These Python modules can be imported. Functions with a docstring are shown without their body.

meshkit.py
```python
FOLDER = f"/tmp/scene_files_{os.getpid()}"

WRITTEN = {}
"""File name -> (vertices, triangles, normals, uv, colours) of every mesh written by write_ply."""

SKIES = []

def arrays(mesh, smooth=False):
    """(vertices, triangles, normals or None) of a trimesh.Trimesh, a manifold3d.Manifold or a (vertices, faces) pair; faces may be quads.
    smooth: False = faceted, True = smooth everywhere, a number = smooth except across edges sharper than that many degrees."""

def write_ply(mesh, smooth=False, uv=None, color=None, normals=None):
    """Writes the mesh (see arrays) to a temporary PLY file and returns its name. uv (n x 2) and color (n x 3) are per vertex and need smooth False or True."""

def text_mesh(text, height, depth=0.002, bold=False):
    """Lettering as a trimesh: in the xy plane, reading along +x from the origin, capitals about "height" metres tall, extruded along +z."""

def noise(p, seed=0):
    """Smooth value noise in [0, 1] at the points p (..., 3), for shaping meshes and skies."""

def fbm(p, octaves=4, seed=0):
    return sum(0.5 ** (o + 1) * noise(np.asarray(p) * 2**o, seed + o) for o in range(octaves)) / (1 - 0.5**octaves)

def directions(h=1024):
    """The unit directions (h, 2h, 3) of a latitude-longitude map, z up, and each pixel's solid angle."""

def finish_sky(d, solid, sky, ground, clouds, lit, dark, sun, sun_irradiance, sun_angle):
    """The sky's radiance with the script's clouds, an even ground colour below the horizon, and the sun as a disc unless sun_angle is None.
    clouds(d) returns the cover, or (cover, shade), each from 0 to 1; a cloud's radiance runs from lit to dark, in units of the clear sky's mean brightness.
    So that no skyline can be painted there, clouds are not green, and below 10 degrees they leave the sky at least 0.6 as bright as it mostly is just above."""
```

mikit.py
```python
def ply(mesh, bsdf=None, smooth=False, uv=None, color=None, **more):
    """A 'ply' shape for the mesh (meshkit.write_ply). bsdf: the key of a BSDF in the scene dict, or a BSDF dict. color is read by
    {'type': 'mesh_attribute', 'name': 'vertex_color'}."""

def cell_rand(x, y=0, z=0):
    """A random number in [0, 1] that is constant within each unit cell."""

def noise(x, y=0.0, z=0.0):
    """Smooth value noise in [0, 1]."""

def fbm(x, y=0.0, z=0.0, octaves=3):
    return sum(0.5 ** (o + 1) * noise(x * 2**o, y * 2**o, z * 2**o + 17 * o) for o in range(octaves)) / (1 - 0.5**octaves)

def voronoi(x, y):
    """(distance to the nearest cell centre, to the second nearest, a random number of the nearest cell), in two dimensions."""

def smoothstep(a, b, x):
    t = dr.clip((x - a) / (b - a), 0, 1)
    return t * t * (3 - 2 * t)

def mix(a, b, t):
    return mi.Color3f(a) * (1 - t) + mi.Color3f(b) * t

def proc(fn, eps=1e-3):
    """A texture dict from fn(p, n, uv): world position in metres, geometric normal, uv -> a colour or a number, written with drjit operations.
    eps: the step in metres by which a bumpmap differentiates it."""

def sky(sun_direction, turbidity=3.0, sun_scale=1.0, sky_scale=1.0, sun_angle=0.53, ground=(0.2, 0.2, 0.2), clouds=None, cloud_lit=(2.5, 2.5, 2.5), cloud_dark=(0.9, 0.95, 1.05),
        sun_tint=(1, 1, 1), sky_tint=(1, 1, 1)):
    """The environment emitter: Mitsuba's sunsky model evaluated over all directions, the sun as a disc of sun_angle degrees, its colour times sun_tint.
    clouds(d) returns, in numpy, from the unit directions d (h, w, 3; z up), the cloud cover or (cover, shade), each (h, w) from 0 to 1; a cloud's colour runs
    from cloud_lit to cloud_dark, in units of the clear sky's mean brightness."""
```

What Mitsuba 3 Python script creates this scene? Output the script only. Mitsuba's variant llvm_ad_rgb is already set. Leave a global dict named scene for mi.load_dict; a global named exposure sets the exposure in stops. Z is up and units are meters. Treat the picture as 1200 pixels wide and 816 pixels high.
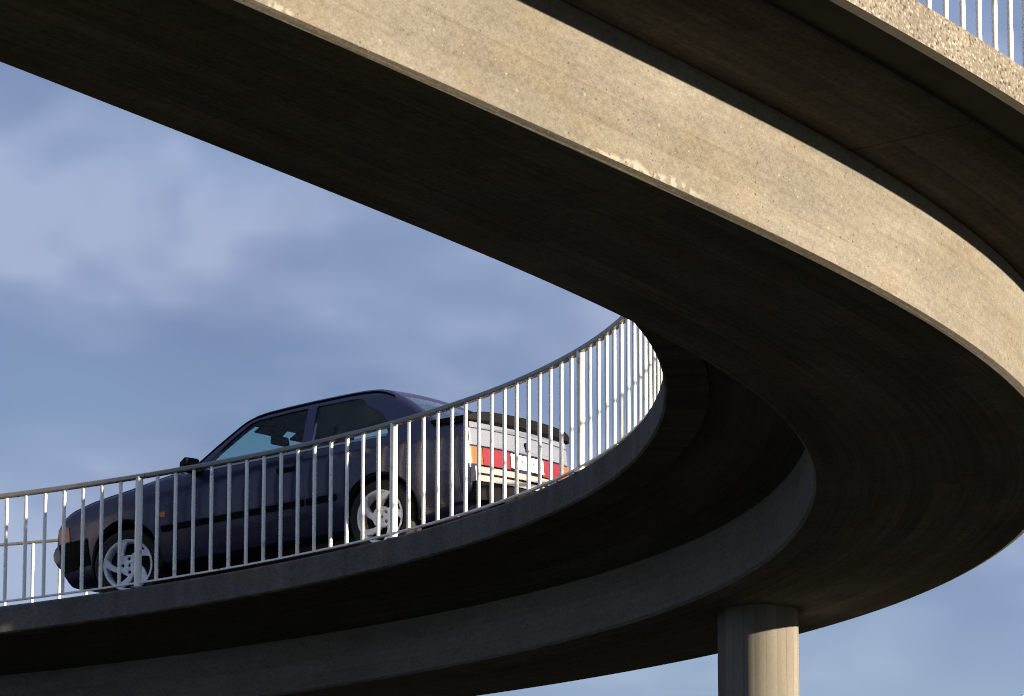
import math
import numpy as np
import trimesh
import shapely.geometry as sg
import shapely.affinity as sa
import drjit as dr
import mitsuba as mi
import mikit
import meshkit
import manifold3d as m3

T = mi.ScalarTransform4f
scene, labels = {}, {}

# ---------------------------------------------------------------- camera, sky, exposure
PITCH = 0.174148
scene['camera'] = {
    'type': 'perspective', 'fov': 2 * math.degrees(math.atan(600 / 4600.0)), 'fov_axis': 'x',
    'near_clip': 0.5, 'far_clip': 8000.0,
    'to_world': T().look_at(origin=[0, 0, 0], target=[0, math.cos(PITCH), math.sin(PITCH)], up=[0, 0, 1])}

SUN_EL = math.radians(11.4)
SUN = [0.937 * math.cos(SUN_EL), -0.349 * math.cos(SUN_EL), math.sin(SUN_EL)]


def cloud_cover(d):
    a = np.arctan2(d[..., 0], d[..., 1])
    e = np.arcsin(np.clip(d[..., 2], -1, 1))
    q = np.stack([np.sin(a) * 16, np.cos(a) * 16, e * 27], -1) + np.array([-8.84, 38.46, -33.13])
    w = np.stack([meshkit.fbm(q * 0.9 + k * 9.1, 2, seed=5 + k) for k in range(3)], -1) - 0.5
    n = meshkit.fbm(q * 0.8 + w * 0.7, 4, seed=11)
    n = n + 0.60 * (meshkit.fbm(q * 3.4 + w * 3.0, 5, seed=29) - 0.5) * np.clip((n - 0.42) * 5, 0.22, 1)
    n2 = meshkit.fbm(q * 0.45 + 31, 3, seed=23)
    low = np.clip(1 - e / 0.14, 0, 1)               # the layer thins towards the horizon
    cover = np.clip(0.85 + 0.8 * (n2 - 0.42), 0.5, 0.97) * (1 - 0.55 * low)
    shade = np.clip(0.76 - 3.0 * (n - 0.47), 0, 1) * (1 - 0.35 * low)
    return cover, shade


scene['sky'] = mikit.sky(SUN, turbidity=3, clouds=cloud_cover, cloud_lit=(0.99, 1.16, 1.66), cloud_dark=(0.50, 0.69, 1.17),
                         ground=(0.03, 0.033, 0.025), sun_tint=(1.95, 2.50, 4.35), sky_tint=(0.92, 1.06, 1.34))
exposure = 2.72


# ---------------------------------------------------------------- materials
def bsdf(key, d, two=True):
    scene[key] = {'type': 'twosided', 'bsdf': d} if two else d


def bump(inner, fn, scale, eps=2e-3):
    return {'type': 'bumpmap', 'arbitrary': mikit.proc(fn, eps=eps), 'scale': scale, 'bsdf': inner}


def concrete_colour(p, n, uv):
    s, t = uv.x, uv.y
    big = mikit.fbm(s * 0.9, t * 2.2, 3.0, octaves=4)
    streak = mikit.fbm(s * 0.7, t * 26.0, 9.0, octaves=3)
    warm = mikit.fbm(s * 2.3 + 40, t * 4.0, 1.0, octaves=3)
    grain = mikit.noise(p.x * 130, p.y * 130, p.z * 130)
    grain2 = mikit.noise(p.x * 45, p.y * 45, p.z * 45)
    c = mikit.mix((0.150, 0.143, 0.132), (0.178, 0.170, 0.157), mikit.smoothstep(0.3, 0.7, big))
    c = mikit.mix(c, mi.Color3f(c) * mi.Color3f(1.03, 0.94, 0.83), mikit.smoothstep(0.45, 0.75, warm) * 0.5)
    mott = mikit.fbm(s * 9, t * 14, 21.0, octaves=4)
    c = c * (0.90 + 0.20 * mott) * (0.88 + 0.17 * streak) * (0.66 + 0.36 * grain + 0.26 * grain2)
    bd = dr.floor(t / 0.145)
    tone = mikit.cell_rand(bd, 3, dr.floor(s / 3.1 + mikit.cell_rand(bd, 7) * 3))
    line = mikit.fbm(s * 1.1, t * 60.0, 31.0, octaves=2)
    under = dr.select(n.z < -0.6, mi.Float(1), mi.Float(0))
    c = c * (1 + (0.12 + 0.16 * under) * (tone - 0.5)) * (1 + (0.16 + 0.26 * under) * (line - 0.5)) * (0.94 + 0.12 * mikit.fbm(s * 6.0, t * 0.8, 41.0))
    f1, f2, r = mikit.voronoi(s * 17, t * 21)
    pr = mikit.cell_rand(dr.floor(r * 9999), 4)
    pit = dr.select((r > 0.72) & (mikit.fbm(s * 2.7, t * 7, 4.0) > 0.50), 1 - mikit.smoothstep(0.03, 0.05 + 0.14 * pr, f1), 0)
    f3, f4, r3 = mikit.voronoi(s * 16 + 5, t * 21 + 3)
    sr = mikit.cell_rand(dr.floor(r3 * 9999), 9)
    spot = dr.select(r3 > 0.90, 1 - mikit.smoothstep(0.02, 0.03 + 0.20 * sr * sr, f3), 0)
    c = mikit.mix(c, (0.055, 0.048, 0.040), pit * 0.9)
    c = mikit.mix(c, (0.31, 0.30, 0.28), spot * 0.6)
    return c


LIME_AT = 6.92


def web_colour(p, n, uv):
    c = concrete_colour(p, n, uv)
    # lime bloom along the lower arris of the outer web (uv.y counts up from that arris), and old run-off lines
    t = uv.y
    edge = mikit.smoothstep(0.030, 0.0, dr.abs(t - 0.002) - 0.035 * mikit.noise(uv.x * 9, 4.0))
    lime = edge * dr.maximum(mikit.smoothstep(0.55, 0.30, dr.abs(uv.x + LIME_AT)), mikit.smoothstep(0.10, 0.05, dr.abs(uv.x + LIME_AT + 2.6))) * mikit.smoothstep(0.40, 0.55, mikit.fbm(uv.x * 26, t * 30, 3.0))
    c = mikit.mix(c, (0.33, 0.32, 0.29), lime * 0.6)
    b = t / 0.145
    f = dr.abs(b - dr.floor(b + 0.5)) * 0.145
    part = mikit.smoothstep(0.50, 0.66, mikit.fbm(uv.x * 1.1, dr.floor(b + 0.5) * 7.3, 11.0))
    seam = mikit.smoothstep(0.006, 0.001, f) * part * dr.select(dr.abs(n.z) < 0.2, mi.Float(1), mi.Float(0))
    return mikit.mix(c, (0.11, 0.095, 0.075), seam * 0.42)


def concrete_bump(p, n, uv):
    s, t = uv.x, uv.y
    b = t / 0.145
    f = b - dr.floor(b)
    board = dr.maximum(mikit.smoothstep(0.0, 0.035, f) * mikit.smoothstep(0.0, 0.035, 1 - f), dr.select((dr.abs(n.z) > 0.2) & (dr.abs(n.z) < 0.975), mi.Float(1), mi.Float(0)))
    level = mikit.cell_rand(dr.floor(b), 3, dr.floor(s / 3.1 + mikit.cell_rand(dr.floor(b), 7) * 3)) * 0.3
    grain = mikit.noise(s * 3, t * 120) * 0.12 + mikit.noise(s * 60, t * 60) * 0.10
    f1, f2, r = mikit.voronoi(s * 15, t * 15)
    pit = dr.select(r > 0.86, 1 - mikit.smoothstep(0.05, 0.13, f1), 0)
    return board * 0.35 + level + grain - pit * 0.5


def aggregate_colour(p, n, uv):
    f1, f2, r = mikit.voronoi(uv.x * 62, uv.y * 62)
    r2 = mikit.cell_rand(dr.floor(r * 4096), 5)
    c = mikit.mix((0.130, 0.118, 0.103), (0.255, 0.238, 0.215), r)
    c = dr.select(r2 > 0.92, mi.Color3f(0.31, 0.30, 0.28), c)
    c = dr.select(r2 < 0.12, mi.Color3f(0.080, 0.067, 0.055), c)
    c = mikit.mix(c, (0.155, 0.145, 0.130), mikit.smoothstep(0.35, 0.65, f1))
    stain = mikit.fbm(uv.x * 7, uv.y * 0.7, 3.0)
    rust = mikit.smoothstep(0.60, 0.8, mikit.fbm(uv.x * 5, uv.y * 9, 13.0)) * mikit.smoothstep(0.05, 0.0, dr.abs(uv.y - 0.21))
    c = mikit.mix(c, (0.23, 0.13, 0.065), rust * 0.7)
    c = c * (0.78 + 0.42 * stain)
    plain_shaded = mi.Color3f(0.095, 0.090, 0.083) * (0.75 + 0.5 * mikit.fbm(p.x * 6, p.y * 6, p.z * 6))  # smooth underside of the beam, its colour darkened to add shade
    return mikit.mix(c, plain_shaded, mikit.smoothstep(0.3, 0.5, -n.z))


def aggregate_bump(p, n, uv):
    f1, f2, r = mikit.voronoi(uv.x * 62, uv.y * 62)
    return dr.select(dr.abs(n.z) < 0.3, dr.maximum(0, 1 - f1 * f1 * 2.2) * (0.5 + 0.5 * r), mi.Float(0))


def fascia_colour(p, n, uv):
    s, t = uv.x, uv.y
    big = mikit.fbm(s * 1.4, t * 3, 2.0, octaves=4)
    drip = mikit.fbm(s * 9, t * 0.6, 5.0, octaves=3)
    g = mikit.noise(p.x * 70, p.y * 70, p.z * 70)
    f1, f2, r = mikit.voronoi(s * 50, t * 50)
    c = mikit.mix((0.115, 0.110, 0.102), (0.195, 0.187, 0.173), big * 0.6 + r * 0.4)
    patch = mikit.smoothstep(0.62, 0.75, mikit.fbm(s * 3.0, t * 6, 17.0, octaves=4))
    c = mikit.mix(c, (0.20, 0.150, 0.10), patch * 0.5)
    return c * (0.46 + 0.5 * drip) * (0.80 + 0.4 * g)


def col_colour(p, n, uv):
    b = dr.floor(uv.x)
    tone = mikit.cell_rand(b, 2)
    c = mikit.mix((0.155, 0.147, 0.134), (0.218, 0.207, 0.190), tone)
    g = mikit.fbm(p.x * 9, p.y * 9, p.z * 1.3, octaves=3)
    f = uv.x - b
    seam = mikit.smoothstep(0.07, 0.0, dr.minimum(f, 1 - f))
    return c * (0.82 + 0.34 * g) * (1 - 0.22 * seam) * (0.93 + 0.12 * mikit.noise(p.x * 90, p.y * 90, p.z * 90))


def ground_colour(p, n, uv):
    a = mikit.fbm(p.x * 0.35, p.y * 0.35, 1.0, octaves=4)
    b = mikit.noise(p.x * 14, p.y * 14)
    return mikit.mix((0.016, 0.021, 0.010), (0.034, 0.036, 0.021), a) * (0.75 + 0.5 * b)


def road_colour(p, n, uv):
    g = mikit.noise(p.x * 110, p.y * 110, p.z * 60)
    return mi.Color3f(0.045, 0.045, 0.047) * (0.7 + 0.6 * g) * (0.8 + 0.4 * mikit.fbm(p.x, p.y, 0.0))


diff = lambda fn, r=0.85: {'type': 'diffuse', 'reflectance': mikit.proc(fn)}
bsdf('concrete', bump(diff(concrete_colour), concrete_bump, 0.004))
bsdf('shaded_concrete', bump(diff(lambda p, n, uv: concrete_colour(p, n, uv) * mi.Color3f(0.52, 0.515, 0.505)), concrete_bump, 0.004))  # same concrete, the shade under the deck put into its colour
bsdf('web_concrete', bump(diff(web_colour), concrete_bump, 0.004))
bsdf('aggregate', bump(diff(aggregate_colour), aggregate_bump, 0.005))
bsdf('fascia_concrete', diff(fascia_colour))
bsdf('column_concrete', diff(col_colour))
bsdf('grass_earth', diff(ground_colour, 0.95))
bsdf('asphalt', diff(road_colour, 0.9))


def rail_white(p, n, uv):
    g = mikit.fbm(p.x * 14, p.y * 14, p.z * 5, octaves=3)
    rust = mikit.smoothstep(0.70, 0.80, mikit.fbm(p.x * 21, p.y * 21, p.z * 12, octaves=3))
    return mikit.mix(mi.Color3f(0.84, 0.83, 0.79) * (0.92 + 0.1 * g), (0.30, 0.17, 0.09), rust * 0.5)


def rail_grey(p, n, uv):
    g = mikit.fbm(p.x * 10, p.y * 10, p.z * 10, octaves=3)
    return mi.Color3f(0.20, 0.20, 0.20) * (0.75 + 0.5 * g)


bsdf('white_metal', {'type': 'principled', 'base_color': mikit.proc(rail_white), 'roughness': 0.45, 'specular': 0.4})
bsdf('galvanised', {'type': 'principled', 'base_color': mikit.proc(rail_grey), 'roughness': 0.4, 'metallic': 0.35})


def flat(key, col, rough=0.5, **k):
    bsdf(key, {'type': 'principled', 'base_color': {'type': 'rgb', 'value': list(col)}, 'roughness': rough, **k})


flat('paint', (0.014, 0.015, 0.056), 0.28, clearcoat=1.0, clearcoat_gloss=0.96, metallic=0.2)
flat('sunlit_paint', (0.142, 0.160, 0.222), 0.35, clearcoat=0.8, clearcoat_gloss=0.9)  # pale version of the car paint, sunlight on the tail put into the colour
flat('black_plastic', (0.006, 0.006, 0.0065), 0.6, specular=0.06)
flat('rubber', (0.016, 0.016, 0.016), 0.8)
flat('liner', (0.010, 0.010, 0.010), 0.9)
flat('alloy', (0.80, 0.80, 0.84), 0.4, metallic=0.15, clearcoat=0.5)
flat('red_lens', (0.17, 0.008, 0.017), 0.12, clearcoat=1.0)
flat('amber_lens', (0.26, 0.085, 0.014), 0.12, clearcoat=1.0)
flat('sunlit_bumper', (0.24, 0.24, 0.255), 0.4)  # bumper colour lightened to stand for the sun on it
flat('amber_bright', (0.62, 0.16, 0.03), 0.15, clearcoat=1.0)
flat('plate_white', (0.80, 0.78, 0.70), 0.35)
flat('lamp_glass', (0.45, 0.45, 0.47), 0.08, clearcoat=1.0)
flat('seat_cloth', (0.004, 0.004, 0.005), 0.9, specular=0.0)
flat('mirror_glass', (0.012, 0.013, 0.016), 0.05, clearcoat=0.6)
flat('trim_chrome', (0.30, 0.31, 0.33), 0.25, metallic=0.8)
scene['glass'] = {'type': 'thindielectric', 'int_ior': 1.22, 'specular_transmittance': {'type': 'rgb', 'value': [0.62, 0.80, 0.80]}}


# ---------------------------------------------------------------- helpers
COUNT = {}


def numbered(base):
    i = COUNT.get(base, -1) + 1
    COUNT[base] = i
    return base if i == 0 else f'{base}_{i:03d}'


def add(name, shape, label=None, category=None, group=None, kind=None):
    k = numbered(name)
    scene[k] = shape
    d = {}
    if label: d['label'] = label
    if category: d['category'] = category
    if group: d['group'] = group
    if kind: d['kind'] = kind
    if d: labels[k] = d
    return k


# ---------------------------------------------------------------- the alignment of the ramp: a straight that turns into a tight descending spiral
SC = 0.9
KN = np.array([-40, -20, -12, -8, -5, -2.5, 0, 2.5, 5, 8, 12, 20, 40.]) * SC
KV = np.exp(np.array([-5.448, -5.448, -5.448, -5.180, -2.585, -2.028, -2.203, -1.790, -1.801, -1.898, -1.893, -1.893, -1.893])) / SC
SS = np.arange(-56, 58.001, 0.02)
_k = np.interp(SS, KN, KV)
_k = np.where(SS < -18, 0.0, _k)
_th = np.concatenate([[0], np.cumsum((_k[1:] + _k[:-1]) / 2 * 0.02)])
_th += math.pi / 2 + 0.063345 - np.interp(0, SS, _th)
_tm = (_th[1:] + _th[:-1]) / 2
_x = np.concatenate([[0], np.cumsum(np.cos(_tm) * 0.02)])
_y = np.concatenate([[0], np.cumsum(np.sin(_tm) * 0.02)])
_x += 1.05949 * SC - np.interp(0, SS, _x)
_y += 28.06749 * SC - np.interp(0, SS, _y)
G1, G2 = -0.0926738, -0.0916850 / 100 / SC
_sc = np.clip(SS, -40, 14)
_z = 4.621674 * SC + G1 * _sc + G2 * _sc ** 2 + (SS - _sc) * (G1 + 2 * G2 * _sc)


def at(s, r=0.0, dz=0.0):
    """A point at distance s along the inner kerb, r metres outwards, dz above the kerb line."""
    s = np.asarray(s, float)
    th = np.interp(s, SS, _th)
    return np.stack([np.interp(s, SS, _x) + np.sin(th) * r, np.interp(s, SS, _y) - np.cos(th) * r, np.interp(s, SS, _z) + dz], -1)


def heading(s):
    return float(np.interp(s, SS, _th))


def stations(a, b, fine=0.1):
    out = [a]
    while out[-1] < b - 1e-6:
        s = out[-1]
        out.append(min(b, s + (fine if -9 < s < 14 else 0.3)))
    return np.array(out)


def sweep(profile, a, b, fine=0.1, wobble=0.0):
    """Closed solid of the (r, dz) polygon between s = a and s = b. Every face strip has its own vertices; uv = (s, metres along the outline)."""
    pr = np.array(profile, float)
    area = 0.5 * np.sum(pr[:, 0] * np.roll(pr[:, 1], -1) - np.roll(pr[:, 0], -1) * pr[:, 1])
    if area < 0:
        pr = pr[::-1]
    S_ = stations(a, b, fine)
    n = len(S_)
    V, F, UV, N = [], [], [], []
    base, w = 0, 0.0
    for i in range(len(pr)):
        p0, p1 = pr[i], pr[(i + 1) % len(pr)]
        L = float(np.hypot(*(p1 - p0)))
        A, B = at(S_, p0[0], p0[1]), at(S_, p1[0], p1[1])
        V += [A, B]
        UV += [np.stack([S_, np.full(n, w)], -1), np.stack([S_, np.full(n, w + L)], -1)]
        k = np.arange(n - 1)
        a0, a1, b0, b1 = base + k, base + k + 1, base + n + k, base + n + k + 1
        F += [np.stack([a0, b0, b1], -1), np.stack([a0, b1, a1], -1)]
        base += 2 * n
        w += L
    tri_v, tri_f = trimesh.creation.triangulate_polygon(sg.Polygon(pr), engine='earcut')
    for s_, flip in ((a, True), (b, False)):
        P = np.array([at(s_, q[0], q[1]) for q in tri_v])
        V.append(P)
        UV.append(np.array(tri_v) * 1.0)
        f = np.array(tri_f) + base
        F.append(f[:, ::-1] if flip else f)
        base += len(P)
    V, F, UV = np.vstack(V), np.vstack(F), np.vstack(UV)
    m = trimesh.Trimesh(V, F, process=False)
    if m.volume < 0:
        F = F[:, ::-1]
        m = trimesh.Trimesh(V, F, process=False)
    return m, UV


def swept(name, profile, a, b, mat, fine=0.1, **kw):
    m, uv = sweep(profile, a, b, fine)
    return add(name, mikit.ply((m.vertices, m.faces), mat, smooth=True, uv=uv), **kw)


# ---------------------------------------------------------------- ground
GZ = -1.6
gm = trimesh.Trimesh([[-2500, -2500, GZ], [2500, -2500, GZ], [2500, 2500, GZ], [-2500, 2500, GZ]], [[0, 1, 2], [0, 2, 3]], process=False)
add('ground', mikit.ply(gm, 'grass_earth'), label='dark grassy ground below the ramp', category='ground', kind='structure')

# ---------------------------------------------------------------- the ramp
CF = 0.0224                                            # crossfall of the deck
RI, RO, RG = 0.9226, 2.3937, 3.3688                    # inner web, outer web, outer fascia
JI, JO, BI, BO = -0.4414, -0.2506, -0.8707, -0.8856    # soffit junctions, girder bottom
CH, CV = 0.040, 0.017
RAMP = 'concrete_ramp'
END = 54.0
labels[RAMP] = {'label': 'curving concrete ramp bridge with sunlit outer side, the dark blue car standing on it', 'category': 'ramp'}
# the girder's outline starts at the outer lower arris, so that uv.y of its outer web counts up from there
girder = [(RO + CH, BO + CV), (RO + CH, JO + 0.01), (RI, JI + 0.01), (RI, BI + 0.02), (RI + 0.02, BI), (RO, BO)]
cuts = [-56, -40, -24, 0.05, 14.0, 28.0, END]
for a, b in zip(cuts[:-1], cuts[1:]):
    swept(RAMP + '__girder', girder, a, b - 0.008, 'web_concrete')
KW = 0.28
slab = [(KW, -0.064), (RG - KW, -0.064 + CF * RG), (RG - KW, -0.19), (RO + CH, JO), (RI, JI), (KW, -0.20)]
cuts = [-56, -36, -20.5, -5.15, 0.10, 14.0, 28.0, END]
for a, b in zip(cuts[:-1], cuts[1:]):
    swept(RAMP + '__deck_slab', slab, a, b - 0.008, 'shaded_concrete')
c = 0.014
inner_beam = [(0.0, -0.219 + c), (c, -0.219), (KW, -0.219), (KW, -0.0), (c, 0.0), (0.0, -c)]
ot = CF * RG
ob = -0.144
outer_beam = [(RG, ob + 1.3 * c), (RG, ot - c), (RG - c, ot), (RG - KW, ot), (RG - KW, ob - 0.016), (RG - 3.0 * c, ob)]
swept(RAMP + '__edge_beam', inner_beam, -56, END, 'fascia_concrete')
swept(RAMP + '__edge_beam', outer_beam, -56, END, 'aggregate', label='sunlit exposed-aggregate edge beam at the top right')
swept(RAMP + '__road_surface', [(KW + 0.003, -0.058), (RG - KW - 0.003, -0.058 + CF * RG), (RG - KW - 0.003, -0.0625 + CF * RG), (KW + 0.003, -0.0625)], -56, END, 'asphalt', fine=0.2)

# ---------------------------------------------------------------- column, cast against vertical boards
CX, CY = 1.78036, 28.33727
CT = 3.0459 + 0.02
nb, sub = 22, 4
rng = np.random.default_rng(4)
V, UV, F = [], [], []
for i in range(nb):
    r = 0.2915 + rng.uniform(-0.0012, 0.0012)
    a = np.linspace(i, i + 1, sub + 1) * 2 * math.pi / nb
    rr = np.full(sub + 1, r)
    rr[0] -= 0.001
    rr[-1] -= 0.001
    for z in (GZ - 0.3, CT + 0.1):
        V.append(np.stack([CX + rr * np.cos(a), CY + rr * np.sin(a), np.full(sub + 1, z)], -1))
        UV.append(np.stack([i + np.linspace(0.001, 0.999, sub + 1), np.full(sub + 1, z)], -1))
    o = i * 2 * (sub + 1)
    for k in range(sub):
        F += [[o + k, o + k + 1, o + sub + 1 + k + 1], [o + k, o + sub + 1 + k + 1, o + sub + 1 + k]]
add('support_column', mikit.ply((np.vstack(V), np.array(F)), 'column_concrete', smooth=True, uv=np.vstack(UV)),
    label='round board-marked concrete column under the ramp, half of it sunlit', category='column')

# ---------------------------------------------------------------- railings
BAY = 2.331
PITCHB = BAY / 15


def bar(s, r, z0, z1, w):
    """An upright round bar of diameter w."""
    p = at(s, r)
    return T().translate([float(p[0]), float(p[1]), float(p[2] + z0)]).scale([w, w, z1 - z0])


_a = np.arange(12) * math.pi / 6
_v = np.vstack([np.stack([0.5 * np.cos(_a), 0.5 * np.sin(_a), np.full(12, z)], -1) for z in (0.0, 1.0)])
_f = np.array([[i, (i + 1) % 12, 12 + (i + 1) % 12] for i in range(12)] + [[i, 12 + (i + 1) % 12, 12 + i] for i in range(12)])
UNIT = mikit.ply((_v, _f), 'white_metal', smooth=True)
_p = trimesh.creation.box([1, 1, 1])
_p.apply_translation([0, 0, 0.5])
PLATE = mikit.ply(_p, 'galvanised')


def railing(name, r, z0, first_post, sa_, sb_, label, hw=0.028, hh=0.038):
    R = numbered(name)
    labels[R] = {'label': label, 'category': 'railing'}
    H = 0.90
    i0, i1 = math.ceil((sa_ - first_post) / BAY), math.floor((sb_ - first_post) / BAY)
    edges = [sa_] + [first_post + i * BAY - 0.055 for i in range(i0, i1 + 1)] + [sb_]
    for a, b in zip(edges[:-1], edges[1:]):
        if b - a < 0.1: continue
        hr = [(r - hw, H - hh + 0.008), (r - hw + 0.006, H - hh), (r + hw - 0.006, H - hh), (r + hw, H - hh + 0.008), (r + hw, H - 0.008), (r + hw - 0.008, H), (r - hw + 0.008, H), (r - hw, H - 0.008)]
        swept(R + '__handrail', [(x, z + z0) for x, z in hr], a + 0.002, b - 0.002, 'galvanised')
    edges = [sa_] + [first_post + i * BAY - 4.5 * PITCHB for i in range(i0, i1 + 1)] + [sb_]
    for a, b in zip(edges[:-1], edges[1:]):
        if b - a < 0.1: continue
        br = [(r - 0.016, 0.034), (r + 0.016, 0.034), (r + 0.016, 0.048), (r - 0.016, 0.048)]
        swept(R + '__bottom_rail', [(x, z + z0) for x, z in br], a + 0.009, b - 0.009, 'white_metal')
    k = math.ceil((sa_ - first_post) / PITCHB)
    while first_post + k * PITCHB < sb_:
        s = first_post + k * PITCHB
        if k % 15 == 0:
            add(R + '__base_plate', {**PLATE, 'to_world': bar(s, r, z0 - 0.001, z0 + 0.011, 0.098)})
            add(R + '__post', {**UNIT, 'to_world': bar(s, r, z0 - 0.06, z0 + H - 0.020, 0.060)})
        else:
            add(R + '__baluster', {**UNIT, 'to_world': bar(s, r, z0 + 0.040, z0 + H - 0.020, 0.030)})
        k += 1


railing('railing', 0.055, 0.0, 6.952, -19.0, 16.0, 'white upright-bar railing along the inner edge, in front of the car')
railing('railing', RG - 0.17, CF * RG - 0.012, -5.868 - 7 * PITCHB, -19.0, 16.0, 'white upright-bar railing on the outer edge, its bars showing at the top right corner', hw=0.016, hh=0.026)

# ---------------------------------------------------------------- the car: x forwards from the front axle, y to its left, z up
cp = [-2.63684, 31.57667, 3.42995, 2.608569, 0.086999, -0.010733]
CAR_T = T().translate(cp[:3]).rotate([0, 0, 1], math.degrees(cp[3])).rotate([0, 1, 0], math.degrees(cp[4])).rotate([1, 0, 0], math.degrees(cp[5]))
CAR = 'car'
labels[CAR] = {'label': 'dark blue hatchback car with tail colour lightened for sunlight and alloy wheels behind the railing', 'category': 'car'}


def carpart(name, mesh, mat, smooth=30, label=None, tw=None):
    return add(name if name.startswith(CAR) else CAR + '__' + name, mikit.ply(mesh, mat, smooth=smooth, to_world=tw if tw is not None else CAR_T), label=label)


def ys(z):
    return np.interp(z, [0.15, 0.22, 0.30, 0.42, 0.55, 0.68, 0.80, 0.88, 0.92, 1.32, 1.45], [0.700, 0.748, 0.772, 0.795, 0.806, 0.808, 0.798, 0.782, 0.764, 0.570, 0.50])


def taper(X):
    return np.interp(X, [-3.3, -3.0, -2.5, -0.3, 0.1, 0.35, 0.55, 0.68, 0.80], [0.965, 0.985, 1, 1, 0.995, 0.975, 0.94, 0.885, 0.80])


def top(X):
    return np.interp(X, [-3.3, -2.9, -2.84, -0.62, -0.55, -0.41, -0.05, 0.28, 0.50, 0.59, 0.66, 0.682, 0.695, 0.71, 0.767, 0.80],
                     [0.952, 0.958, 0.905, 0.905, 0.945, 0.928, 0.870, 0.834, 0.790, 0.757, 0.70, 0.665, 0.60, 0.553, 0.527, 0.49])


def bottom(X):
    return np.interp(X, [-3.3, -3.15, -3.0, -2.8, 0.3, 0.62, 0.66, 0.70, 0.76, 0.80], [0.34, 0.31, 0.24, 0.19, 0.17, 0.19, 0.26, 0.345, 0.385, 0.43])


def bulge(V):
    V = np.array(V, float)
    x, y = V[:, 0], V[:, 1]
    q = np.clip(1 - (y / 0.8) ** 2, 0, 1)
    V[:, 0] = x - 0.055 * q * np.clip((-2.75 - x) / 0.4, 0, 1) + 0.085 * q * np.clip((x - 0.2) / 0.5, 0, 1)
    return V


def yside(X, z):
    return ys(z) * taper(X)


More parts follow.
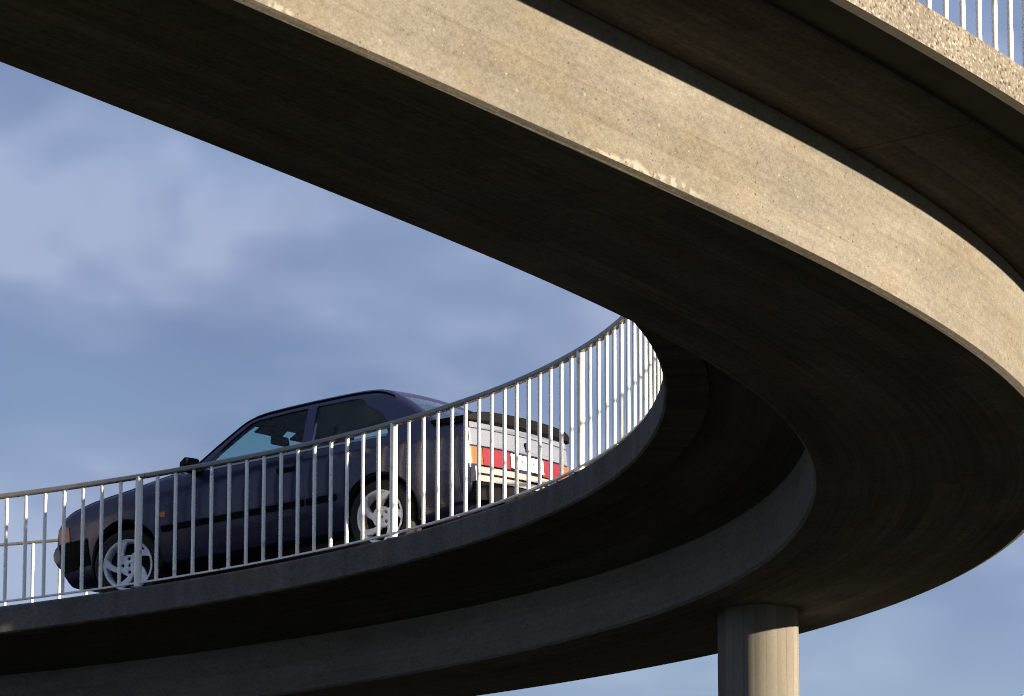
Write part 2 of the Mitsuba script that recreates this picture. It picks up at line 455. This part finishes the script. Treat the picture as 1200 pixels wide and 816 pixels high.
def ring(X, inset=0.0):
    b, t = float(bottom(X)) + inset, float(top(X)) - inset
    zz = b + (t - b) * np.linspace(0, 1, 22)
    y = yside(X, zz) - inset
    lo = np.clip((0.05 - (zz - b)) / 0.05, 0, 1)
    hi = np.clip((0.045 - (t - zz)) / 0.045, 0, 1)
    y = y - 0.05 * lo ** 2 - 0.03 * hi ** 2
    half = [(0.0, b)] + [(yy, z) for yy, z in zip(y, zz)] + [(y[-1] * 0.6, t + 0.010), (y[-1] * 0.3, t + 0.016)]
    half += [(0.0, t + 0.018)]
    full = half + [(-yy, z) for yy, z in half[-2:0:-1]]
    return np.array([(X, yy, z) for yy, z in full])


def loft(rings):
    n = len(rings[0])
    V = list(np.vstack(rings))
    F = []
    for i in range(len(rings) - 1):
        for j in range(n):
            a, b = i * n + j, i * n + (j + 1) % n
            F += [[a, b, b + n], [a, b + n, a + n]]
    for i, flip in ((0, False), (len(rings) - 1, True)):
        V.append(rings[i].mean(0))
        cidx = len(V) - 1
        for j in range(n):
            f = [cidx, i * n + (j + 1) % n, i * n + j]
            F.append(f[::-1] if flip else f)
    m = trimesh.Trimesh(np.array(V), np.array(F), process=False)
    if m.volume < 0: m.invert()
    return m


def man(m):
    return m3.Manifold(m3.Mesh(np.asarray(m.vertices, np.float32), np.asarray(m.faces, np.uint32)))


def tri(mf):
    me = mf.to_mesh()
    return trimesh.Trimesh(me.vert_properties[:, :3], me.tri_verts, process=False)


def cyl(r, y0, y1, X, z, seg=56):
    return m3.Manifold.cylinder(y1 - y0, r, r, seg).rotate([-90, 0, 0]).translate([X, y0, z])


def boxm(x0, x1, y0, y1, z0, z1):
    return m3.Manifold.cube([x1 - x0, y1 - y0, z1 - z0]).translate([x0, y0, z0])


xs = np.concatenate([[-3.2, -3.193, -3.18, -3.16, -3.13], np.arange(-3.05, 0.6, 0.05), [0.60, 0.63, 0.66, 0.675, 0.684, 0.692, 0.70, 0.71, 0.73, 0.755, 0.775, 0.788, 0.796]])
ins = np.interp(xs, [-3.2, -3.193, -3.18, -3.16, -3.13, 0.77, 0.788, 0.796], [0.045, 0.028, 0.014, 0.005, 0, 0, 0.01, 0.03])
lower = loft([ring(x, i) for x, i in zip(xs, ins)])
lower.vertices = bulge(lower.vertices)
lm = man(lower)
ARCH = 0.346
for X in (0.0, -2.40):
    lm = lm - cyl(ARCH, 0.42, 1.2, X, 0.29) - cyl(ARCH, -1.2, -0.42, X, 0.29)
lm = lm - boxm(-2.62, -0.72, -0.66, 0.66, 0.32, 1.2)          # the cabin
carpart('body', tri(lm), 'paint', 28)
for X in (0.0, -2.40):
    for y0, y1 in ((0.43, 0.772), (-0.772, -0.43)):
        a = np.linspace(math.radians(-12), math.radians(192), 40)
        pts = [(0.344 * math.cos(t), 0.344 * math.sin(t)) for t in a] + [(0.328 * math.cos(t), 0.328 * math.sin(t)) for t in a[::-1]]
        m = trimesh.creation.extrude_polygon(sg.Polygon(pts), y1 - y0, engine='earcut')
        V = np.array(m.vertices)
        m = trimesh.Trimesh(np.stack([V[:, 0] + X, V[:, 2] + y0, V[:, 1] + 0.29], -1), np.array(m.faces)[:, ::-1], process=False)
        carpart('wheel_arch', m, 'liner')

# greenhouse: one shell with the window openings cut out
RX = [-3.05, -2.93, -2.87, -2.73, -2.62, -2.49, -2.42, -2.33, -2.20, -2.05, -1.75, -1.48, -1.30, -1.19, -1.10, -1.035, -0.89, -0.726, -0.585]
RZ = [0.900, 0.950, 1.005, 1.106, 1.186, 1.266, 1.302, 1.330, 1.343, 1.347, 1.345, 1.337, 1.327, 1.312, 1.280, 1.236, 1.134, 1.008, 0.895]


def shell(d, steep, zb=0.86, x0=-2.99, x1=-0.60):
    rings = []
    for X in np.unique(np.concatenate([np.linspace(x0 + d * 1.5, x1 - d * 1.5, 70)])):
        t = float(np.interp(X, RX, RZ))
        mid = float(np.interp(X, [-2.55, -2.3, -1.25, -1.1], [steep, 1, 1, steep]))
        t -= d * mid
        t = max(t, zb + 0.01)
        zz = zb + (t - zb) * np.linspace(0, 1, 12)
        y = yside(X, zz) - d
        cr = min(0.055, (t - zb) * 0.5)
        hi = np.clip((cr - (t - zz)) / max(cr, 1e-6), 0, 1)
        y = y - 0.030 * hi ** 2
        crown = 0.022 * min(1, (t - zb) / 0.2)
        half = [(0, zb)] + list(zip(y, zz)) + [(y[-1] * k, t + crown * (1 - k * k)) for k in (0.93, 0.8, 0.6, 0.4, 0.2)] + [(0, t + crown)]
        full = half + [(-yy, z) for yy, z in half[-2:0:-1]]
        rings.append(np.array([(X, yy, z) for yy, z in full]))
    return man(loft(rings))


def prism_side(poly):
    m = trimesh.creation.extrude_polygon(poly, 0.8, engine='earcut')
    V = np.array(m.vertices)
    out = []
    for s in (1, -1):
        mm = trimesh.Trimesh(np.stack([V[:, 0], s * (V[:, 2] + 0.3), V[:, 1]], -1), m.faces, process=False)
        if mm.volume < 0: mm.invert()
        out.append(man(mm))
    return out


def prism_up(pts, z0, z1):
    m = trimesh.creation.extrude_polygon(sg.Polygon(pts), z1 - z0, engine='earcut')
    m.apply_translation([0, 0, z0])
    if m.volume < 0: m.invert()
    return man(m)


rnd = lambda p, r: p.buffer(-r).buffer(r, quad_segs=5)
win_f = rnd(sg.Polygon([(-0.78, 0.925), (-0.86, 1.010), (-1.01, 1.142), (-1.165, 1.247), (-1.25, 1.262), (-1.54, 1.275), (-1.690, 1.276), (-1.700, 0.925)]), 0.012)
win_r = rnd(sg.Polygon([(-1.775, 1.280), (-2.135, 1.278), (-2.20, 1.262), (-2.274, 1.195), (-2.43, 1.095), (-2.51, 0.985), (-2.505, 0.925), (-1.785, 0.925)]), 0.015)
scr = [(-0.665, -0.66), (-0.665, 0.66), (-1.135, 0.515), (-1.135, -0.515)]
rear = [(-2.47, -0.52), (-2.47, 0.52), (-2.885, 0.655), (-2.885, -0.655)]
cut_f, cut_r = prism_side(win_f), prism_side(win_r)
cut_s, cut_b = prism_up(scr, 0.915, 1.6), prism_up(rear, 0.915, 1.6)
outer, inner = shell(0.0, 1.4), shell(0.045, 1.5)
gh = outer - inner
for cc in cut_f + cut_r + [cut_s, cut_b]:
    gh = gh - cc
gh = gh - boxm(-2.62, -0.74, -0.62, 0.62, 0.80, 0.903)
carpart('roof', tri(gh), 'paint', 26)
pane = shell(0.012, 1.4) - shell(0.016, 1.4)
grow = lambda p, d: p.buffer(d)
for nm, ccs in (('side_window', prism_side(grow(win_f, 0.006)) + prism_side(grow(win_r, 0.006))),
                ('windscreen', [prism_up(sg.Polygon(scr).buffer(0.006).exterior.coords, 0.90, 1.6)]),
                ('rear_window', [prism_up(sg.Polygon(rear).buffer(0.006).exterior.coords, 0.90, 1.6)])):
    for cc in ccs:
        m = tri(pane ^ cc)                              # keep the outer sheet only: thin glass is a single sheet
        fn_ = m.face_normals
        out = fn_[:, 2] > 0.2 if nm != 'side_window' else fn_[:, 1] * np.sign(m.vertices[:, 1].mean()) > 0.5
        m.update_faces(out)
        m.remove_unreferenced_vertices()
        carpart(nm, m, 'glass', 26)


def lift(poly, d0, d1, side=1, size=0.09, fn=yside):
    m = trimesh.creation.extrude_polygon(poly, 1.0, engine='earcut')
    m2 = m.copy()
    for _ in range(3):
        m2 = m2.subdivide()
    V = np.array(m2.vertices)
    Y = side * (fn(V[:, 0], V[:, 1]) + d0 + (d1 - d0) * V[:, 2])
    m3_ = trimesh.Trimesh(np.stack([V[:, 0], Y, V[:, 1]], -1), m2.faces, process=False)
    if m3_.volume < 0: m3_.invert()
    return m3_


dense = lambda pts: sg.Polygon(pts).segmentize(0.08)
door = sg.Polygon([(-0.52, 0.36), (-0.52, 0.80), (-0.66, 0.885), (-1.735, 0.885), (-1.735, 0.30), (-1.68, 0.24), (-0.60, 0.24)]).buffer(-0.02).buffer(0.02).segmentize(0.07)
for s in (1, -1):
    d = carpart('door', lift(door, -0.012, 0.0035, s), 'paint', 30)
    carpart(d + '__handle', lift(sg.box(-1.66, 0.765, -1.50, 0.80).segmentize(0.05), 0.0, 0.018, s), 'black_plastic')
    # protective strips along the side
    for x0, x1 in ((-1.725, -0.53), (-2.02, -1.75), (-0.50, -0.38)):
        carpart('side_strip', lift(sg.box(x0, 0.475, x1, 0.525).segmentize(0.06), 0.002, 0.014, s), 'black_plastic')
    carpart('sill', lift(sg.box(-2.03, 0.175, -0.37, 0.232).segmentize(0.08), 0.0, 0.012, s), 'black_plastic')
    carpart('waist_trim', lift(sg.box(-2.50, 0.905, -0.80, 0.920).segmentize(0.08), -0.004, 0.006, s), 'trim_chrome')
    # side repeater, front corner lamp
    carpart('indicator', lift(sg.box(-0.425, 0.595, -0.375, 0.635).segmentize(0.03), 0.0, 0.010, s), 'amber_bright', label='small amber side indicator')
    carpart('indicator', lift(sg.box(0.55, 0.545, 0.69, 0.665).segmentize(0.03), -0.02, 0.007, s), 'amber_bright', label='amber lamp at the front corner')
    # door mirror
    mm = m3.Manifold.batch_hull([m3.Manifold.sphere(0.028, 16).translate(p) for p in
                                 ([-0.70, s * 0.80, 0.955], [-0.70, s * 0.97, 0.965], [-0.70, s * 0.80, 1.045], [-0.70, s * 0.96, 1.04], [-0.64, s * 0.82, 0.965], [-0.63, s * 0.92, 0.975], [-0.64, s * 0.83, 1.02], [-0.63, s * 0.92, 1.02])])
    mm = mm + m3.Manifold.batch_hull([m3.Manifold.sphere(0.022, 12).translate(p) for p in ([-0.74, s * 0.74, 0.93], [-0.66, s * 0.75, 0.925], [-0.70, s * 0.84, 0.965], [-0.66, s * 0.83, 0.96])])
    mm = mm.translate([0.70, -s * 0.80, -0.985]).scale([0.86, 0.86, 0.84]).translate([-0.70, s * 0.80, 0.985]).translate([-0.045, 0, -0.050])
    mk = carpart('door_mirror', tri(mm), 'black_plastic', 40)
    g = trimesh.creation.box([0.004, 0.13, 0.070])
    g.apply_translation([-0.770, s * 0.868, 0.948])
    carpart(mk + '__glass', g, 'mirror_glass')

# tail: everything sits on the slightly bowed rear face
def xrear(y):
    return -3.2 - 0.055 * np.clip(1 - (np.asarray(y) / 0.8) ** 2, 0, 1)


def on_rear(poly, d0, d1):
    m = trimesh.creation.extrude_polygon(poly.segmentize(0.06), 1.0, engine='earcut')
    for _ in range(2): m = m.subdivide()
    V = np.array(m.vertices)
    X = xrear(V[:, 0]) - (d0 + (d1 - d0) * V[:, 2]) + 0.5 * np.clip(np.abs(V[:, 0]) - 0.735, 0, 1) ** 1.0 * 0.6
    m = trimesh.Trimesh(np.stack([X, V[:, 0], V[:, 1]], -1), m.faces, process=False)
    if m.volume < 0: m.invert()
    return m


tg = carpart('tailgate_panel', on_rear(sg.box(-0.745, 0.727, 0.745, 0.853), -0.03, 0.004), 'sunlit_paint', 30, 'tailgate panel with sunlight put into its pale colour')
carpart(tg + '__lip', on_rear(sg.box(-0.735, 0.862, 0.735, 0.905), -0.03, 0.003), 'sunlit_paint', 30)
carpart(tg + '__lock', on_rear(sg.Point(-0.02, 0.792).buffer(0.026).union(sg.box(-0.032, 0.745, -0.008, 0.79)), 0.0, 0.012), 'black_plastic', 30)
carpart('tail_trim', on_rear(sg.box(-0.765, 0.566, 0.765, 0.722), -0.035, -0.004), 'black_plastic', 30)
for s in (1, -1):
    lk = carpart('tail_lamp', on_rear(sg.box(min(s * 0.245, s * 0.60), 0.578, max(s * 0.245, s * 0.60), 0.712), -0.02, 0.010), 'red_lens', 30)
    carpart(lk + '__amber_section', on_rear(sg.box(min(s * 0.606, s * 0.775), 0.578, max(s * 0.606, s * 0.775), 0.712), -0.02, 0.009), 'amber_lens', 30)
pl = carpart('number_plate', on_rear(sg.box(-0.262, 0.592, 0.235, 0.704), -0.01, 0.016), 'plate_white', 30, 'white number plate between the tail lamps')
for yy in (-0.1, 0.075):
    carpart(pl + '__screw', on_rear(sg.Point(yy, 0.655).buffer(0.007), 0.014, 0.019), 'black_plastic', 30)
bp = carpart('rear_bumper', on_rear(sg.box(-0.75, 0.440, 0.75, 0.552), -0.05, 0.045), 'sunlit_bumper', 25, 'rear bumper, its colour lightened for sunlight, with black lower half')
carpart(bp + '__lower_section', on_rear(sg.box(-0.74, 0.300, 0.74, 0.436), -0.05, 0.030), 'black_plastic', 25)
carpart(bp + '__strip', on_rear(sg.box(-0.745, 0.487, 0.745, 0.503), 0.0, 0.050), 'black_plastic', 25)
# wheel-arch-to-corner wraps of the rear bumper
for s in (1, -1):
    carpart(bp + '__corner', lift(sg.box(-3.12, 0.30, -2.78, 0.545).segmentize(0.05), 0.0, 0.012, s), 'paint')
# front bumper wraps
fb = None
for s in (1, -1):
    k = carpart('front_bumper', lift(sg.Polygon([(0.36, 0.33), (0.36, 0.54), (0.70, 0.54), (0.77, 0.515), (0.77, 0.40), (0.66, 0.30)]).segmentize(0.05), -0.03, 0.010, s), 'black_plastic')

# spoiler: a black lip round the hatch
sp = []
for y in np.linspace(-0.78, 0.78, 41):
    q = abs(y) / 0.78
    xr = float(xrear(y)) - 0.062 + 0.035 * q ** 8
    zt = 0.996 - 0.014 * q ** 2 - 0.03 * q ** 8
    xf = -2.90
    sp.append(np.array([(xr, y, zt - 0.006), (xr + 0.012, y, zt), (xr + 0.10, y, zt - 0.004), (xf, y, 0.955), (xf, y, 0.93), (xr + 0.06, y, 0.902), (xr + 0.004, y, 0.912), (xr, y, 0.925)]))
carpart('spoiler', loft(sp), 'black_plastic', 40, 'black lip spoiler along the top of the tail')
# roof gutters
for s in (1, -1):
    pts = []
    for X in np.linspace(-2.50, -0.70, 40):
        z = float(np.interp(X, RX, RZ)) - 0.024
        pts.append((X, s * (float(yside(X, z)) - 0.006), z))
    pts = np.array(pts)
    rings = [np.array([p + [0, s * 0.008 * math.cos(a), 0.009 * math.sin(a)] for a in np.linspace(0, 2 * math.pi, 8, endpoint=False)]) for p in pts]
    carpart('roof_gutter', loft(rings), 'black_plastic', 40)

# front face
for s in (1, -1):
    hl = m3.Manifold.batch_hull([m3.Manifold.sphere(0.02, 12).translate(p) for p in ([0.735, s * 0.30, 0.575], [0.735, s * 0.30, 0.65], [0.665, s * 0.555, 0.575], [0.660, s * 0.555, 0.65])])
    carpart('headlight', tri(hl), 'lamp_glass', 40)
gr = m3.Manifold.batch_hull([m3.Manifold.sphere(0.015, 12).translate(p) for p in ([0.765, -0.26, 0.58], [0.765, 0.26, 0.58], [0.75, -0.26, 0.64], [0.75, 0.26, 0.64])])
carpart('grille', tri(gr), 'black_plastic', 40)

# cabin
def pad(pts, r):
    return tri(m3.Manifold.batch_hull([m3.Manifold.sphere(r, 14).translate(p) for p in pts]))


for s in (1, -1):
    st = carpart('seat', pad([(-1.15, s * 0.15, 0.42), (-1.15, s * 0.55, 0.42), (-1.60, s * 0.15, 0.40), (-1.60, s * 0.55, 0.40)], 0.07), 'seat_cloth', 40)
    carpart(st + '__backrest', pad([(-1.62, s * 0.17, 0.50), (-1.62, s * 0.53, 0.50), (-1.80, s * 0.20, 0.90), (-1.80, s * 0.50, 0.90)], 0.055), 'seat_cloth', 40)
    carpart(st + '__headrest', pad([(-1.83, s * 0.25, 1.02), (-1.83, s * 0.45, 1.02), (-1.85, s * 0.27, 1.10), (-1.85, s * 0.43, 1.10)], 0.04), 'seat_cloth', 40)
carpart('rear_seat', pad([(-2.38, -0.52, 0.50), (-2.38, 0.52, 0.50), (-2.52, -0.50, 0.86), (-2.52, 0.50, 0.86)], 0.06), 'seat_cloth', 40)
carpart('dashboard', pad([(-0.76, -0.58, 0.70), (-0.76, 0.58, 0.70), (-0.80, -0.58, 0.88), (-0.80, 0.58, 0.88)], 0.05), 'black_plastic', 40)
tor = trimesh.creation.torus(0.175, 0.014, major_sections=40, minor_sections=10)
tor.apply_transform(trimesh.transformations.rotation_matrix(math.radians(64), [0, 1, 0]))
tor.apply_translation([-1.12, -0.36, 0.80])
carpart('steering_wheel', tor, 'black_plastic', 40)
mir = m3.Manifold.batch_hull([m3.Manifold.sphere(0.016, 12).translate(p) for p in ([-1.02, -0.11, 1.175], [-1.02, 0.11, 1.175], [-1.02, -0.10, 1.225], [-1.02, 0.10, 1.225])])
mir = mir + m3.Manifold.batch_hull([m3.Manifold.sphere(0.012, 12).translate(p) for p in ([-1.01, 0, 1.22], [-1.10, 0, 1.285])])
carpart('rear_view_mirror', tri(mir), 'black_plastic', 40)
for s in (1, -1):
    carpart('sun_visor', pad([(-1.16, s * 0.08, 1.262), (-1.16, s * 0.42, 1.262), (-1.07, s * 0.08, 1.215), (-1.07, s * 0.42, 1.215)], 0.008), 'seat_cloth', 40)

# wheels
prof = np.array([(0.195, -0.085), (0.235, -0.098), (0.270, -0.094), (0.285, -0.075), (0.290, -0.05), (0.290, 0.05), (0.285, 0.075), (0.270, 0.094), (0.235, 0.098), (0.195, 0.085), (0.195, -0.085)])


def revolve_y(p, seg=64):
    m = trimesh.creation.revolve(p, sections=seg)          # about z
    V = np.array(m.vertices)
    m = trimesh.Trimesh(np.stack([V[:, 0], V[:, 2], V[:, 1]], -1), np.array(m.faces)[:, ::-1], process=False)
    if m.volume < 0: m.invert()
    return m


tyre = revolve_y(prof)
rim_lip = revolve_y(np.array([(0.182, -0.08), (0.198, -0.08), (0.198, 0.085), (0.207, 0.100), (0.203, 0.106), (0.189, 0.100), (0.180, 0.078), (0.182, -0.08)]))
disc_back = revolve_y(np.array([(0.0, -0.02), (0.183, -0.02), (0.183, 0.0), (0.0, 0.0), (0.0, -0.02)]), 48)
face = sg.Point(0, 0).buffer(0.083, quad_segs=24)
for k in range(5):
    a = 2 * math.pi * k / 5
    R = lambda r, t: (r * math.cos(a + t), r * math.sin(a + t))
    face = face.union(sg.Polygon([R(0.060, -0.50), R(0.086, -0.32), R(0.120, -0.06), R(0.155, 0.19), R(0.192, 0.38),
                                  R(0.192, 0.72), R(0.150, 0.54), R(0.115, 0.36), R(0.084, 0.18), R(0.060, 0.2)]))
face = face.buffer(-0.003).buffer(0.006).buffer(-0.003)
face = face.intersection(sg.Point(0, 0).buffer(0.190, quad_segs=32))
for k in range(4):
    a = 2 * math.pi * k / 4 + 0.4
    face = face.difference(sg.Point(0.054 * math.cos(a), 0.054 * math.sin(a)).buffer(0.015))
face = face.difference(sg.Point(0, 0).buffer(0.012)).simplify(0.0008)


def spokes(side):
    ms = []
    for g in getattr(face, 'geoms', [face]):
        m = trimesh.creation.extrude_polygon(g, 0.030, engine='earcut')
        ms.append(m)
    m = trimesh.util.concatenate(ms)
    V = np.array(m.vertices)
    rr = np.hypot(V[:, 0], V[:, 1])
    y = V[:, 2] + 0.040 + 0.030 * np.clip(rr / 0.19, 0, 1) ** 2
    m = trimesh.Trimesh(np.stack([V[:, 0], y * side, V[:, 1]], -1), m.faces, process=False)
    if m.volume < 0: m.invert()
    return m


for X, s, dz, turn in ((0.0, 1, -0.022, 20), (0.0, -1, 0.018, 50), (-2.40, 1, 0.0, 63), (-2.40, -1, 0.0, 10)):
    Wt = CAR_T.translate([X, s * 0.70, 0.29 + dz]).rotate([0, 0, 1], 16 if X == 0 else 0).rotate([0, 1, 0], turn)
    w = numbered(CAR + '__wheel')
    flipm = lambda m: m if s > 0 else trimesh.Trimesh(np.array(m.vertices) * [1, -1, 1], np.array(m.faces)[:, ::-1], process=False)
    scene[w + '__tyre'] = mikit.ply(tyre, 'rubber', smooth=40, to_world=Wt)
    scene[w + '__rim'] = mikit.ply(flipm(rim_lip), 'alloy', smooth=30, to_world=Wt)
    scene[w + '__spokes'] = mikit.ply(spokes(s), 'alloy', smooth=30, to_world=Wt)
    scene[w + '__brake_disc'] = mikit.ply(flipm(disc_back), 'liner', smooth=30, to_world=Wt)
